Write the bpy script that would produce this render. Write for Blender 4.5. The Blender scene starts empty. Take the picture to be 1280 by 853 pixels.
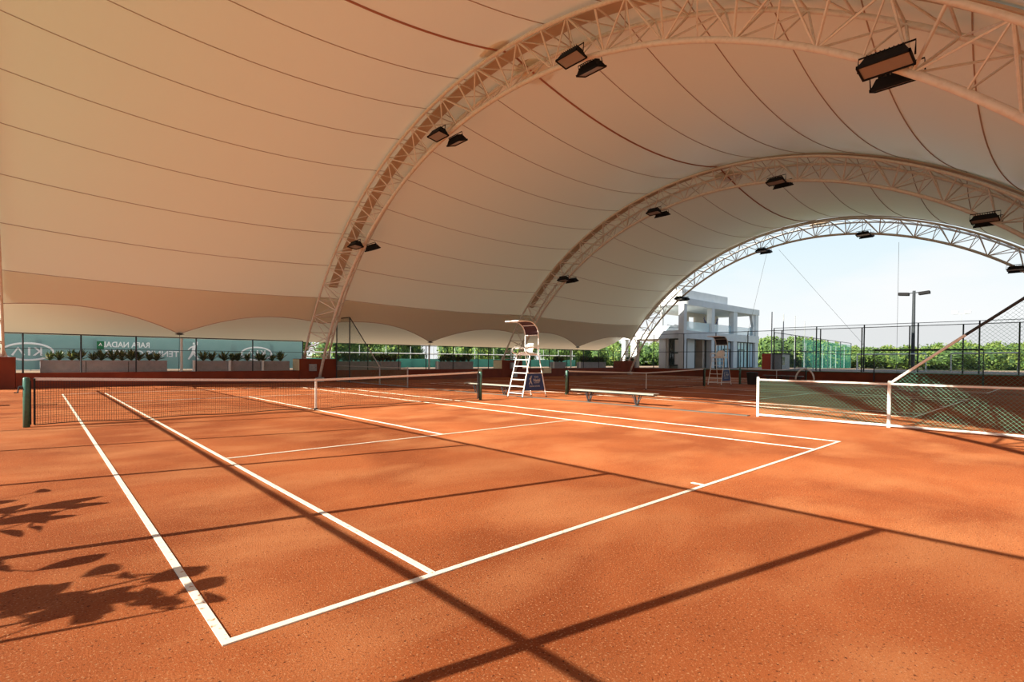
import bpy, bmesh, math, random
from mathutils import Vector, Matrix
random.seed(7)
sc = bpy.context.scene
C = sc.collection
PI = math.pi

# ------------------------------------------------------------------ camera
cam_d = bpy.data.cameras.new('camera'); cam = bpy.data.objects.new('camera', cam_d); C.objects.link(cam)
sc.camera = cam
def cam_basis(yaw, pit, rol):
    d = Vector((math.sin(yaw)*math.cos(pit), math.cos(yaw)*math.cos(pit), math.sin(pit)))
    r = Vector((math.cos(yaw), -math.sin(yaw), 0)); u = r.cross(d)
    return d, r*math.cos(rol)+u*math.sin(rol), -r*math.sin(rol)+u*math.cos(rol)
CD, CR, CU = cam_basis(.7193, -.0139, .0079)
cam.matrix_world = Matrix(((CR.x, CU.x, -CD.x, -6.225), (CR.y, CU.y, -CD.y, -14.866), (CR.z, CU.z, -CD.z, 1.547), (0, 0, 0, 1)))
cam_d.sensor_width = 36; cam_d.lens = 644.19/1280*36
cam_d.shift_x = 29.5/1280; cam_d.shift_y = 31.56/1280
cam_d.clip_start = .05; cam_d.clip_end = 1000

# ------------------------------------------------------------------ light
SUN_K = 1.79                       # horizontal run of a shadow per metre of height
el = math.atan(1/SUN_K)
sun_dir = Vector((-.981*math.cos(el), .194*math.cos(el), math.sin(el))).normalized()
sd = bpy.data.lights.new('sun', 'SUN'); sd.energy = 15.0; sd.angle = math.radians(.30); sd.color = (1, .92, .74)
so = bpy.data.objects.new('sun', sd); C.objects.link(so); so.rotation_euler = sun_dir.to_track_quat('Z', 'Y').to_euler()
so.location = (-40, 5, 30)
w = bpy.data.worlds.new('sky'); sc.world = w; w.use_nodes = True
nt = w.node_tree; nt.nodes.clear()
def nn(t, ty, **k):
    n = t.nodes.new(ty)
    for a, b in k.items(): setattr(n, a, b)
    return n
tc = nn(nt, 'ShaderNodeTexCoord'); sep = nn(nt, 'ShaderNodeSeparateXYZ'); ramp = nn(nt, 'ShaderNodeValToRGB')
nt.links.new(tc.outputs['Generated'], sep.inputs[0]); nt.links.new(sep.outputs['Z'], ramp.inputs[0])
e = ramp.color_ramp.elements
e[0].position = 0; e[0].color = (.97, 1, 1, 1); e[1].position = 1; e[1].color = (.10, .26, .58, 1)
for p, c in ((.07, (.95, .99, 1, 1)), (.16, (.82, .95, 1, 1)), (.30, (.60, .84, 1, 1)), (.45, (.28, .50, .78, 1))):
    q = e.new(p); q.color = c
cn = nn(nt, 'ShaderNodeTexNoise'); cn.inputs['Scale'].default_value = 3.2; cn.inputs['Detail'].default_value = 5
mp = nn(nt, 'ShaderNodeMapping'); mp.inputs['Scale'].default_value = (1, 1, 3)
nt.links.new(tc.outputs['Generated'], mp.inputs[0]); nt.links.new(mp.outputs[0], cn.inputs['Vector'])
cr = nn(nt, 'ShaderNodeValToRGB'); cr.color_ramp.elements[0].position = .46; cr.color_ramp.elements[1].position = .68
nt.links.new(cn.outputs['Fac'], cr.inputs[0])
cm = nn(nt, 'ShaderNodeMix', data_type='RGBA'); cm.inputs[7].default_value = (.97, .99, 1, 1)
nt.links.new(cr.outputs[0], cm.inputs[0]); nt.links.new(ramp.outputs[0], cm.inputs[6])
bg = nn(nt, 'ShaderNodeBackground'); bg.inputs['Strength'].default_value = 1.0
wo = nn(nt, 'ShaderNodeOutputWorld')
nt.links.new(cm.outputs[2], bg.inputs[0]); nt.links.new(bg.outputs[0], wo.inputs[0])
sc.view_settings.view_transform = 'Standard'; sc.view_settings.look = 'None'
sc.view_settings.exposure = 0.0; sc.view_settings.gamma = 1; sc.view_settings.use_curve_mapping = False
sc.cycles.max_bounces = 9; sc.cycles.diffuse_bounces = 6; sc.cycles.transparent_max_bounces = 32
sc.cycles.sample_clamp_indirect = 6

# ------------------------------------------------------------------ materials
def mat(name, col, rough=.6, metal=0, spec=.5, noise=None, bump=None, transl=0, alpha=None):
    """noise=(scale, colour, lo, hi) mixes a second colour; bump=(scale, strength, distance)"""
    m = bpy.data.materials.new(name); m.use_nodes = True; t = m.node_tree
    b = t.nodes['Principled BSDF']; out = t.nodes['Material Output']
    b.inputs['Base Color'].default_value = (*col, 1); b.inputs['Roughness'].default_value = rough
    b.inputs['Metallic'].default_value = metal; b.inputs['Specular IOR Level'].default_value = spec
    g = nn(t, 'ShaderNodeNewGeometry')
    if noise:
        n = nn(t, 'ShaderNodeTexNoise'); n.inputs['Scale'].default_value = noise[0]; n.inputs['Detail'].default_value = 6
        t.links.new(g.outputs['Position'], n.inputs['Vector'])
        r = nn(t, 'ShaderNodeMapRange'); r.inputs[1].default_value = noise[2]; r.inputs[2].default_value = noise[3]
        t.links.new(n.outputs['Fac'], r.inputs[0])
        x = nn(t, 'ShaderNodeMix', data_type='RGBA'); x.inputs[6].default_value = (*col, 1); x.inputs[7].default_value = (*noise[1], 1)
        t.links.new(r.outputs[0], x.inputs[0]); t.links.new(x.outputs[2], b.inputs['Base Color'])
    if bump:
        n = nn(t, 'ShaderNodeTexNoise'); n.inputs['Scale'].default_value = bump[0]; n.inputs['Detail'].default_value = 4
        t.links.new(g.outputs['Position'], n.inputs['Vector'])
        k = nn(t, 'ShaderNodeBump'); k.inputs['Strength'].default_value = bump[1]; k.inputs['Distance'].default_value = bump[2]
        t.links.new(n.outputs['Fac'], k.inputs['Height']); t.links.new(k.outputs[0], b.inputs['Normal'])
    last = b.outputs[0]
    if transl:
        tr = nn(t, 'ShaderNodeBsdfTranslucent'); tr.inputs[0].default_value = (*col, 1)
        mx = nn(t, 'ShaderNodeMixShader'); mx.inputs[0].default_value = transl
        t.links.new(last, mx.inputs[1]); t.links.new(tr.outputs[0], mx.inputs[2]); last = mx.outputs[0]
    if alpha is not None:
        tp = nn(t, 'ShaderNodeBsdfTransparent'); mx = nn(t, 'ShaderNodeMixShader'); mx.inputs[0].default_value = alpha
        t.links.new(tp.outputs[0], mx.inputs[1]); t.links.new(last, mx.inputs[2]); last = mx.outputs[0]
    t.links.new(last, out.inputs[0])
    return m
M = {}
# clay: three scales of colour, grain bump
def clay():
    m = bpy.data.materials.new('red_clay'); m.use_nodes = True; t = m.node_tree; b = t.nodes['Principled BSDF']
    g = nn(t, 'ShaderNodeNewGeometry')
    def noise(s, d=5, vec=None, dist=0):
        n = nn(t, 'ShaderNodeTexNoise'); n.inputs['Scale'].default_value = s; n.inputs['Detail'].default_value = d
        n.inputs['Distortion'].default_value = dist
        t.links.new(vec or g.outputs['Position'], n.inputs['Vector']); return n
    def rng(n, a, c): 
        r = nn(t, 'ShaderNodeMapRange'); r.inputs[1].default_value = a; r.inputs[2].default_value = c
        t.links.new(n.outputs['Fac'], r.inputs[0]); return r.outputs[0]
    def mix(f, a, c):
        x = nn(t, 'ShaderNodeMix', data_type='RGBA')
        t.links.new(f, x.inputs[0])
        for i, v in ((6, a), (7, c)):
            if isinstance(v, tuple): x.inputs[i].default_value = (*v, 1)
            else: t.links.new(v, x.inputs[i])
        return x.outputs[2]
    base = mix(rng(noise(.35, 4, dist=.6), .38, .62), CLAY_A, CLAY_B)
    sc1 = nn(t, 'ShaderNodeMapping'); sc1.inputs['Scale'].default_value = (.6, 1.0, 1); sc1.inputs['Rotation'].default_value = (0, 0, .5)
    t.links.new(g.outputs['Position'], sc1.inputs[0])
    base = mix(rng(noise(1.0, 8, sc1.outputs[0], .3), .46, .80), base, CLAY_C)
    gr = noise(70, 3); base = mix(rng(gr, .58, .68), base, CLAY_D)
    gr2 = noise(48, 3); base = mix(rng(gr2, .60, .72), base, CLAY_E)
    t.links.new(base, b.inputs['Base Color']); b.inputs['Roughness'].default_value = .92; b.inputs['Specular IOR Level'].default_value = .15
    f = noise(85, 9); f.inputs['Roughness'].default_value = .72; k = nn(t, 'ShaderNodeBump'); k.inputs['Strength'].default_value = .9; k.inputs['Distance'].default_value = .014
    t.links.new(f.outputs['Fac'], k.inputs['Height']); t.links.new(k.outputs[0], b.inputs['Normal'])
    return m
CLAY_A = (.255, .062, .017); CLAY_B = (.39, .110, .034); CLAY_C = (.47, .18, .072); CLAY_D = (.46, .22, .11); CLAY_E = (.085, .019, .007)
M['clay'] = clay()
# coated tent fabric: diffuse + a little light coming through + a soft sheen
def fabric(name, col, transl, gloss):
    m = bpy.data.materials.new(name); m.use_nodes = True; t = m.node_tree; t.nodes.remove(t.nodes['Principled BSDF']); out = t.nodes['Material Output']
    d = nn(t, 'ShaderNodeBsdfDiffuse'); d.inputs[0].default_value = (*col, 1)
    tr = nn(t, 'ShaderNodeBsdfTranslucent'); tr.inputs[0].default_value = (*col, 1)
    gl = nn(t, 'ShaderNodeBsdfGlossy'); gl.inputs[0].default_value = (1, 1, 1, 1); gl.inputs['Roughness'].default_value = .42
    a = nn(t, 'ShaderNodeMixShader'); a.inputs[0].default_value = transl
    fr = nn(t, 'ShaderNodeLayerWeight'); pw = nn(t, 'ShaderNodeMath', operation='POWER'); pw.inputs[1].default_value = 4.0   # sheen only at grazing angles
    t.links.new(fr.outputs['Facing'], pw.inputs[0]); fr.inputs['Blend'].default_value = .5
    mu = nn(t, 'ShaderNodeMath', operation='MULTIPLY'); mu.inputs[1].default_value = gloss
    bse = nn(t, 'ShaderNodeMixShader')
    g = nn(t, 'ShaderNodeNewGeometry'); n = nn(t, 'ShaderNodeTexNoise'); n.inputs['Scale'].default_value = .45; n.inputs['Detail'].default_value = 3
    t.links.new(g.outputs['Position'], n.inputs['Vector'])
    k = nn(t, 'ShaderNodeBump'); k.inputs['Strength'].default_value = .25; k.inputs['Distance'].default_value = .12
    t.links.new(n.outputs['Fac'], k.inputs['Height']); t.links.new(k.outputs[0], gl.inputs['Normal'])
    t.links.new(d.outputs[0], a.inputs[1]); t.links.new(tr.outputs[0], a.inputs[2])
    t.links.new(pw.outputs[0], mu.inputs[0]); t.links.new(mu.outputs[0], bse.inputs[0])
    t.links.new(a.outputs[0], bse.inputs[1]); t.links.new(gl.outputs[0], bse.inputs[2]); t.links.new(bse.outputs[0], out.inputs[0])
    return m
M['membrane'] = fabric('coated_tent_fabric', (.79, .775, .63), .042, .9)
M['flap'] = mat('brown_tent_flap', (.56, .44, .33), .8)
M['seam'] = mat('seam_tape', (.46, .34, .26), .8)
M['ridge'] = mat('ridge_rope', (.40, .17, .11), .8)
M['steel'] = mat('cream_painted_steel', (.74, .68, .60), .42, noise=(9, (.66, .58, .50), .45, .7))
M['black'] = mat('black_housing', (.012, .012, .014), .75, spec=.15)
M['lens'] = mat('lamp_glass', (.34, .30, .28), .25)
M['line'] = mat('white_line_tape', (.74, .72, .63), .6, noise=(26, (.45, .22, .12), .60, .70))
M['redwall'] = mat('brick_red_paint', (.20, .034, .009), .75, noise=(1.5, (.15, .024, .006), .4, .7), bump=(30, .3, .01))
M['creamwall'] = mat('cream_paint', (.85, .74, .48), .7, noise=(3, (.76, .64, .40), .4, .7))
M['greencap'] = mat('green_coping', (.07, .17, .10), .6)
M['planter'] = mat('grey_planter', (.36, .34, .36), .75, noise=(4, (.30, .29, .30), .4, .7), bump=(60, .2, .005))
M['soil'] = mat('soil', (.06, .04, .03), .95, noise=(30, (.1, .07, .05), .4, .7))
M['leafdark'] = mat('dark_leaf', (.045, .085, .030), .45, noise=(12, (.30, .33, .10), .55, .62), transl=.25)
M['leafyel'] = mat('yellow_green_leaf', (.34, .36, .10), .45, noise=(14, (.10, .17, .05), .5, .65), transl=.25)
M['white'] = mat('white_paint', (.82, .83, .82), .35, noise=(7, (.72, .73, .72), .5, .75))
M['whitew'] = mat('white_webbing', (.80, .77, .74), .8, noise=(40, (.66, .60, .56), .5, .7))
M['greenpost'] = mat('green_enamel', (.055, .16, .125), .28, noise=(20, (.04, .11, .09), .5, .7))
M['net'] = mat('black_net_cord', (.025, .022, .022), .8)
M['cord'] = mat('black_cord', (.02, .018, .02), .8)
M['darksteel'] = mat('dark_grey_steel', (.018, .024, .032), .5, noise=(5, (.028, .034, .042), .4, .7))
M['galv'] = mat('galvanised_steel', (.30, .33, .36), .4, metal=.3, noise=(8, (.42, .44, .46), .4, .7))
M['meshfar'] = mat('far_chain_mesh', (.10, .16, .16), .7, alpha=.10)
M['meshshade'] = mat('dense_chain_mesh', (.03, .07, .05), .7, alpha=.30)
M['chain'] = mat('green_chain_wire', (.07, .28, .19), .6)
M['teal'] = mat('teal_windscreen', (.31, .47, .47), .8, noise=(1.2, (.26, .42, .42), .42, .68), transl=.45, alpha=.95)
M['teallow'] = mat('deep_teal_windscreen', (.10, .36, .30), .8, noise=(1.2, (.07, .28, .25), .42, .68), transl=.4, alpha=.88)
M['greennet'] = mat('green_court_net', (.10, .55, .42), .8, transl=.4, alpha=.45)
M['print'] = mat('white_print', (.95, .97, .97), .8)
M['greenprint'] = mat('green_print', (.02, .22, .09), .8, transl=.3)
M['blue'] = mat('navy_banner', (.006, .045, .21), .55, noise=(6, (.005, .036, .17), .4, .7))
M['paleprint'] = mat('pale_print', (.48, .52, .58), .6)
M['bench'] = mat('pale_grey_bench_top', (.27, .28, .25), .6, noise=(14, (.21, .22, .19), .45, .7))
M['shade'] = mat('maroon_shade_cloth', (.045, .015, .022), .8)
M['concrete'] = mat('pale_concrete', (.68, .71, .73), .8, noise=(.9, (.60, .63, .65), .4, .7), bump=(25, .2, .01))
M['warmwall'] = mat('warm_render', (.70, .60, .50), .8, noise=(1.1, (.56, .48, .40), .4, .7))
M['whitewall'] = mat('white_render', (.82, .83, .82), .7, noise=(1, (.74, .76, .76), .4, .7))
M['darkframe'] = mat('dark_window_frame', (.02, .03, .035), .4)
M['doorglass'] = mat('dark_glass', (.02, .035, .04), .05, spec=.8)
M['paleglass'] = mat('pale_blue_glass', (.60, .78, .95), .10, spec=.8, alpha=.75)
M['railglass'] = mat('clear_rail_glass', (.55, .74, .80), .05, spec=.8, alpha=.45)
M['blind'] = mat('white_blind', (.72, .74, .74), .7, bump=(40, .3, .01))
M['bluefig'] = mat('blue_print', (.03, .06, .26), .6)
M['trunk'] = mat('bark', (.12, .08, .05), .9, bump=(20, .5, .02))
M['tree1'] = mat('bright_tree_leaf', (.22, .30, .06), .6, noise=(.9, (.10, .20, .04), .4, .65), transl=.3)
M['tree2'] = mat('deep_tree_leaf', (.11, .20, .045), .6, noise=(.9, (.17, .27, .06), .45, .7), transl=.3)
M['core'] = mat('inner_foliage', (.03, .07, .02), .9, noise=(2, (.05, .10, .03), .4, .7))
M['grass'] = mat('dry_grass', (.14, .17, .06), .95, noise=(.4, (.22, .19, .12), .4, .7))
M['paving'] = mat('terrace_paving', (.28, .19, .13), .85, noise=(1, (.24, .15, .10), .4, .7))
M['redbox'] = mat('red_door_paint', (.55, .05, .02), .5)
M['drain'] = mat('grey_drain', (.09, .085, .075), .7)
M['palm'] = mat('palm_leaf', (.08, .15, .04), .5, transl=.2)

# ------------------------------------------------------------------ mesh helpers
class MB:
    def __init__(s): s.v = []; s.f = []
    def add(s, vs, fs):
        o = len(s.v); s.v += [tuple(v) for v in vs]; s.f += [tuple(i+o for i in f) for f in fs]; return s
    def box(s, a, b):
        x0, y0, z0 = a; x1, y1, z1 = b
        return s.add([(x0,y0,z0),(x1,y0,z0),(x1,y1,z0),(x0,y1,z0),(x0,y0,z1),(x1,y0,z1),(x1,y1,z1),(x0,y1,z1)],
              [(0,3,2,1),(4,5,6,7),(0,1,5,4),(1,2,6,5),(2,3,7,6),(3,0,4,7)])
    def bbox(s, a, b, c=.01):
        """box with chamfered edges"""
        bm = bmesh.new(); bmesh.ops.create_cube(bm, size=1)
        for v in bm.verts: v.co = Vector([ (a[i]+b[i])/2 + v.co[i]*(b[i]-a[i]) for i in range(3)])
        bmesh.ops.bevel(bm, geom=bm.edges[:], offset=c, segments=2, affect='EDGES', profile=.6)
        bm.verts.index_update(); s.add([v.co for v in bm.verts], [[v.index for v in f.verts] for f in bm.faces]); bm.free(); return s
    def path(s, pts, r, n=8, cap=True, closed=False):
        P = [Vector(p) for p in pts]; k = len(P); rs = r if isinstance(r, (list, tuple)) else [r]*k
        vs = []; up = None
        for i, p in enumerate(P):
            if closed: d = P[(i+1) % k]-P[i-1]
            else: d = P[min(i+1, k-1)]-P[max(i-1, 0)]
            d.normalize()
            if up is None: up = Vector((0,0,1)) if abs(d.z) < .9 else Vector((1,0,0))
            x = d.cross(up); 
            if x.length < 1e-4: x = d.orthogonal()
            x.normalize(); y = x.cross(d); up = y
            for j in range(n):
                a = 2*PI*j/n; vs.append(p+(x*math.cos(a)+y*math.sin(a))*rs[i])
        fs = []
        for i in range(k if closed else k-1):
            for j in range(n):
                a = i*n+j; b = i*n+(j+1) % n; c = ((i+1) % k)*n+(j+1) % n; d = ((i+1) % k)*n+j
                fs.append((a, b, c, d))
        if cap and not closed: fs += [tuple(range(n-1, -1, -1)), tuple((k-1)*n+j for j in range(n))]
        return s.add(vs, fs)
    def tube(s, a, b, r, n=6): return s.path([a, b], r, n)
    def prism(s, poly, h, axis='z', at=0):
        n = len(poly)
        def p(u, v, w): return {'z': (u, v, w), 'y': (u, w, v), 'x': (w, u, v)}[axis]
        vs = [p(u, v, at) for u, v in poly]+[p(u, v, at+h) for u, v in poly]
        fs = [tuple(range(n-1, -1, -1)), tuple(range(n, 2*n))]+[(i, (i+1) % n, n+(i+1) % n, n+i) for i in range(n)]
        return s.add(vs, fs)
    def xf(s, m): s.v = [tuple(m @ Vector(v)) for v in s.v]; return s
    def mesh(s, name, m, smooth=False):
        me = bpy.data.meshes.new(name); me.from_pydata(s.v, [], s.f); me.materials.append(m)
        bm = bmesh.new(); bm.from_mesh(me); bmesh.ops.recalc_face_normals(bm, faces=bm.faces[:]); bm.to_mesh(me); bm.free()
        if smooth: me.polygons.foreach_set('use_smooth', [True]*len(me.polygons))
        me.update(); return me
    def build(s, name, m, parent=None, smooth=False, label=None):
        o = bpy.data.objects.new(name, s.mesh(name, m, smooth)); C.objects.link(o)
        if parent: o.parent = parent
        if label: o['label'] = label
        return o
def tag(o, label=None, cat=None, group=None, kind=None):
    if label: o['label'] = label
    if cat: o['category'] = cat
    if group: o['group'] = group
    if kind: o['kind'] = kind
    return o
def thing(name, label, cat, loc=(0,0,0), rz=0, group=None):
    o = bpy.data.objects.new(name, None); C.objects.link(o); o.location = loc; o.rotation_euler = (0, 0, rz); o.empty_display_size = .2
    return tag(o, label, cat, group)
def kids(o): return [c for c in C.objects if c.parent == o]
def dup(root, loc, rz=None, label=None, group=None, scale=None):
    r = root.copy(); C.objects.link(r); r.location = loc
    if rz is not None: r.rotation_euler = (0, 0, rz)
    if scale: r.scale = scale
    if label: r['label'] = label
    if group: r['group'] = group
    for ch in kids(root):
        c = ch.copy(); C.objects.link(c); c.parent = r
        for g in kids(ch):
            d = g.copy(); C.objects.link(d); d.parent = c
    return r
def struct(o): o['kind'] = 'structure'; return o
def text_mb(body, size, depth, mirror=False, bold=False):
    cu = bpy.data.curves.new('t', 'FONT'); cu.body = body; cu.size = size; cu.extrude = depth; cu.align_x = 'CENTER'; cu.align_y = 'CENTER'
    if bold: cu.offset = size*.018
    o = bpy.data.objects.new('t', cu); C.objects.link(o); bpy.context.view_layer.update()
    me = bpy.data.meshes.new_from_object(o.evaluated_get(bpy.context.evaluated_depsgraph_get()))
    mb = MB(); mb.add([(-v.co.x if mirror else v.co.x, v.co.y, v.co.z) for v in me.vertices], [list(p.vertices) for p in me.polygons])
    bpy.data.objects.remove(o); bpy.data.curves.remove(cu); bpy.data.meshes.remove(me)
    return mb
# the plane of lettering (x right, y up) turned to stand upright facing -Y / facing -X
FACE_MY = Matrix.Rotation(PI/2, 4, 'X')
FACE_MX = Matrix.Rotation(-PI/2, 4, 'Z') @ Matrix.Rotation(PI/2, 4, 'X')

# ------------------------------------------------------------------ ground and setting
mb = MB(); mb.add([(-12.5, -20.5, 0), (43.3, -20.5, 0), (43.3, 17.2, 0), (-12.5, 17.2, 0)], [(0,1,2,3)])
struct(mb.build('floor', M['clay']))
mb = MB(); mb.box((-12.5, 17.5, .3), (43.6, 26.5, .72)); struct(mb.build('terrace', M['paving']))
mb = MB(); mb.box((43.6, -40, .3), (72, 26.5, .72)); struct(mb.build('terrace', M['paving']))
mb = MB(); mb.add([(-250,-250,-.06),(400,-250,-.06),(400,300,-.06),(-250,300,-.06)], [(0,1,2,3)]); struct(mb.build('ground', M['grass']))
mb = MB(); mb.add([(72,-120,.5),(300,-120,.5),(300,160,.5),(72,160,.5)], [(0,1,2,3)]); struct(mb.build('ground', M['grass']))
mb = MB(); mb.add([(-60,26.5,.5),(300,26.5,.5),(300,160,.5),(-60,160,.5)], [(0,1,2,3)]); struct(mb.build('ground', M['grass']))
# low walls
for xa, xb in ((-12.5, -9.43), (-6.97, 6.12), (8.58, 23.37), (25.83, 40.77)):
    struct(MB().box((xa, 17.2, -.05), (xb, 17.5, .73)).build('wall_back', M['redwall']))
wr = struct(MB().box((43.3, -32, -.05), (43.6, 17.5, .69)).build('wall_right', M['redwall']))
MB().box((43.26, -32, .69), (43.64, 9.5, .75)).build('coping', M['greencap'], wr)
struct(MB().box((8.75, -8.8, .002), (8.95, 17.1, .02)).build('trim_1', M['drain']))

# court lines
def court(cx, label):
    h = .008; mb = MB()
    def ln(x0, y0, x1, y1): mb.box((cx+x0, y0, .0005), (cx+x1, y1, h))
    w_ = .05
    for s in (-1, 1):
        xo = s*5.485; ln(min(xo, xo-s*w_), -11.885, max(xo, xo-s*w_), 11.885)
        xo = s*4.115; ln(min(xo, xo-s*w_), -11.835, max(xo, xo-s*w_), 11.835)
        yo = s*11.885; ln(-5.435, min(yo, yo-s*w_), 5.435, max(yo, yo-s*w_))
        yo = s*6.40; ln(-4.065, min(yo, yo-s*w_), 4.065, max(yo, yo-s*w_))
        ln(-.025, min(s*11.835, s*11.68), .025, max(s*11.835, s*11.68))
    ln(-.025, -6.35, .025, 6.35)
    tag(mb.build('court_lines', M['line']), label, 'court lines')
court(0, 'white line tapes of the nearest clay court, running to its net')
court(17.8, 'white line tapes of the second clay court, behind the umpire chair')
court(35.6, 'white line tapes of the farthest clay court in deep shade')

# ------------------------------------------------------------------ roof
YC, ZC = -.5, -7.2
ARX = [-8.2, 7.35, 24.6, 42.0]
RL, RU, RM = 19.0, 20.02, 20.42
STEP = 6.55
def pol(r, a): return YC+r*math.sin(math.radians(a)), ZC+r*math.cos(math.radians(a))
def zedge(s):
    """height of the scalloped lower edge across a bay"""
    u = abs(2*s-1)                       # 0 in the middle, 1 at the arches
    return 2.78+1.17*(1-(1-u/.65)**2) if u < .65 else 3.95-.22*((u-.65)/.35)**2
def sag(s, a): return 1.10*(1-min(1, (abs(a)/64))**2)*4*s*(1-s)
def aedge(s):
    r = RM
    a = 55.
    for _ in range(6):
        r = RM-sag(s, a); a = math.degrees(math.acos((zedge(s)-ZC)/r))
    return a
def mem_pt(x0, x1, s, a, dr=0):
    y, z = pol(RM-sag(s, a)+dr, a); return (x0+(x1-x0)*s, y, z)
NS = 40
for b in range(3):
    x0, x1 = ARX[b], ARX[b+1]
    mb = MB(); NA = 72; vs = []; fs = []
    for i in range(NS+1):
        s = i/NS; ae = aedge(s)
        for j in range(NA+1): vs.append(mem_pt(x0, x1, s, -ae+2*ae*j/NA))
    for i in range(NS):
        for j in range(NA):
            q = i*(NA+1)+j; fs.append((q, q+NA+1, q+NA+2, q+1))
    mb.add(vs, fs)
    c = struct(mb.build('ceiling', M['membrane'], smooth=True))
    for k in range(-8, 9):
        a = k*STEP
        r_ = .042 if k == 0 else .016
        MB().path([mem_pt(x0, x1, i/24, a, -.012) for i in range(25)], r_, 5).build('ridge_rope' if k == 0 else 'seam', M['ridge'] if k == 0 else M['seam'], c)
    # edge rope along the scallops and a corner plate at the tip
    for sgn in (-1, 1):
        MB().path([mem_pt(x0, x1, i/NS, sgn*aedge(i/NS)) for i in range(NS+1)], .022, 5).build('edge_rope', M['seam'], c)
        y, z = pol(RM-sag(.5, 58), sgn*aedge(.5)); xm = (x0+x1)/2
        MB().path([(xm, y, z+.10), (xm, y, z+.02), (xm, y, z-.02)], [.03, .24, .08], 14).build('corner_plate', M['darksteel'], c)
        MB().tube((xm, y, z), (xm, 17.35 if sgn > 0 else -18.3, .73 if sgn > 0 else 0), .012, 5).build('tie_cable', M['darksteel'], c)
    # outer skirt from the last seam down and outwards
    for sgn in (-1, 1):
        vs = []; fs = []
        for i in range(21):
            s = i/20; y0_, z0_ = pol(RM-sag(s, 8*STEP)+.06, 8*STEP)
            for j in range(9):
                t = j/8; y = y0_+(21.2-y0_)*t; z = z0_+(2.66-z0_)*t - .30*math.sin(PI*t)
                vs.append((x0+(x1-x0)*s, y if sgn > 0 else 2*YC-y, z))
        for i in range(20):
            for j in range(8): q = i*9+j; fs.append((q, q+9, q+10, q+1))
        MB().add(vs, fs).build('outer_skirt', M['membrane'], c, smooth=True)
# trusses
TIER = ['leftmost arch, only its foot in view', 'nearest arch', 'middle arch', 'farthest arch']
ends = []
def arch(i):
    X = ARX[i]; w_ = .80
    lab = ['cream steel lattice arch at the left edge, only its foot showing', 'cream steel lattice arch nearest the camera, sweeping overhead',
           'cream steel lattice arch in the middle, second from the open end', 'cream steel lattice arch framing the bright open end'][i]
    root = thing('arch_truss', lab, 'arch truss', (X, YC, 0), 0, 'lattice arches carrying the roof')
    def P_(dx, r, a): y, z = pol(r, a); return (dx, y-YC, z)
    aU = math.degrees(math.acos((1.50-ZC)/RU)); aL = math.degrees(math.acos((.25-ZC)/RL))
    for sx in (-1, 1):
        MB().path([P_(sx*w_, RU, -aU+2*aU*k/80) for k in range(81)], .070, 8).build('upper_chord', M['steel'], root, True)
    MB().path([P_(0, RL, -aL+2*aL*k/80) for k in range(81)], .088, 10).build('lower_chord', M['steel'], root, True)
    h = STEP/2; n = 19
    for sx in (-1, 1):
        mb = MB()
        for k in range(-n, n+1):
            a = k*h
            if k % 2 == 0:
                for d in (-1, 0, 1):
                    b_ = a+d*h
                    if abs(b_) < aU: mb.tube(P_(0, RL, a), P_(sx*w_, RU, b_), .030 if d else .036, 5)
            elif abs(a) < aU:
                mb.tube(P_(0, RL, a), P_(sx*w_, RU, a), .024, 5)
        mb.build('side_lacing', M['steel'], root)
    mb = MB()
    for k in range(-n, n+1):
        a = k*h
        if abs(a) > aU: continue
        mb.tube(P_(-w_, RU, a), P_(w_, RU, a), .028, 5)
        if abs(a+h) < aU: mb.tube(P_(-w_, RU, a) if k % 2 else P_(w_, RU, a), P_(w_, RU, a+h) if k % 2 else P_(-w_, RU, a+h), .024, 5)
    mb.build('top_lacing', M['steel'], root)
    # the brown clamping flap that hides the joint of two roof bays
    vs = []; fs = []; amx = 50
    for k in range(61):
        a = -amx+2*amx*k/60
        for dx, r in ((-.27, RM-.14), (.27, RM-.14), (.27, RM-.09), (-.27, RM-.09)): vs.append(P_(dx, r, a))
    for k in range(60):
        for j in range(4): fs.append((k*4+j, k*4+(j+1) % 4, k*4+4+(j+1) % 4, k*4+4+j))
    fs += [(0,1,2,3), (240,241,242,243)]
    MB().add(vs, fs).build('joint_flap', M['flap'], root)
    for sx in (-1, 1):          # fabric patches where the ridge rope meets the arch
        vs = [P_(sx*1.0+.42*math.cos(t_*PI/8), RM-.16, 2.1*math.sin(t_*PI/8)) for t_ in range(16)]+[P_(sx*1.0+.42*math.cos(t_*PI/8), RM-.13, 2.1*math.sin(t_*PI/8)) for t_ in range(16)]
        MB().add(vs, [tuple(range(16)), tuple(range(31, 15, -1))]+[(t_, (t_+1) % 16, 16+(t_+1) % 16, 16+t_) for t_ in range(16)]).build('ridge_patch', M['flap'], root)
    for sg in (-1, 1):
        yL = RL*math.sin(math.radians(aL)); yU = RU*math.sin(math.radians(aU))
        MB().bbox((-.22, sg*yL-.2, -.04), (.22, sg*yL+.16, .30), .02).build('foot_block', M['galv'], root)
        for sx in (-1, 1):
            MB().prism([(sx*w_-.16, 1.47), (sx*w_+.16, 1.47), (sx*w_+.07, 1.80), (sx*w_-.07, 1.80)], .14, 'y', sg*yU-.07).build('foot_bracket', M['steel'], root)
        MB().tube((-w_, sg*(yU-.02), 1.62), (w_, sg*(yU-.02), 1.62), .035, 6).build('foot_tie', M['steel'], root)
    return root
for i in range(4): arch(i)
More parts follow.
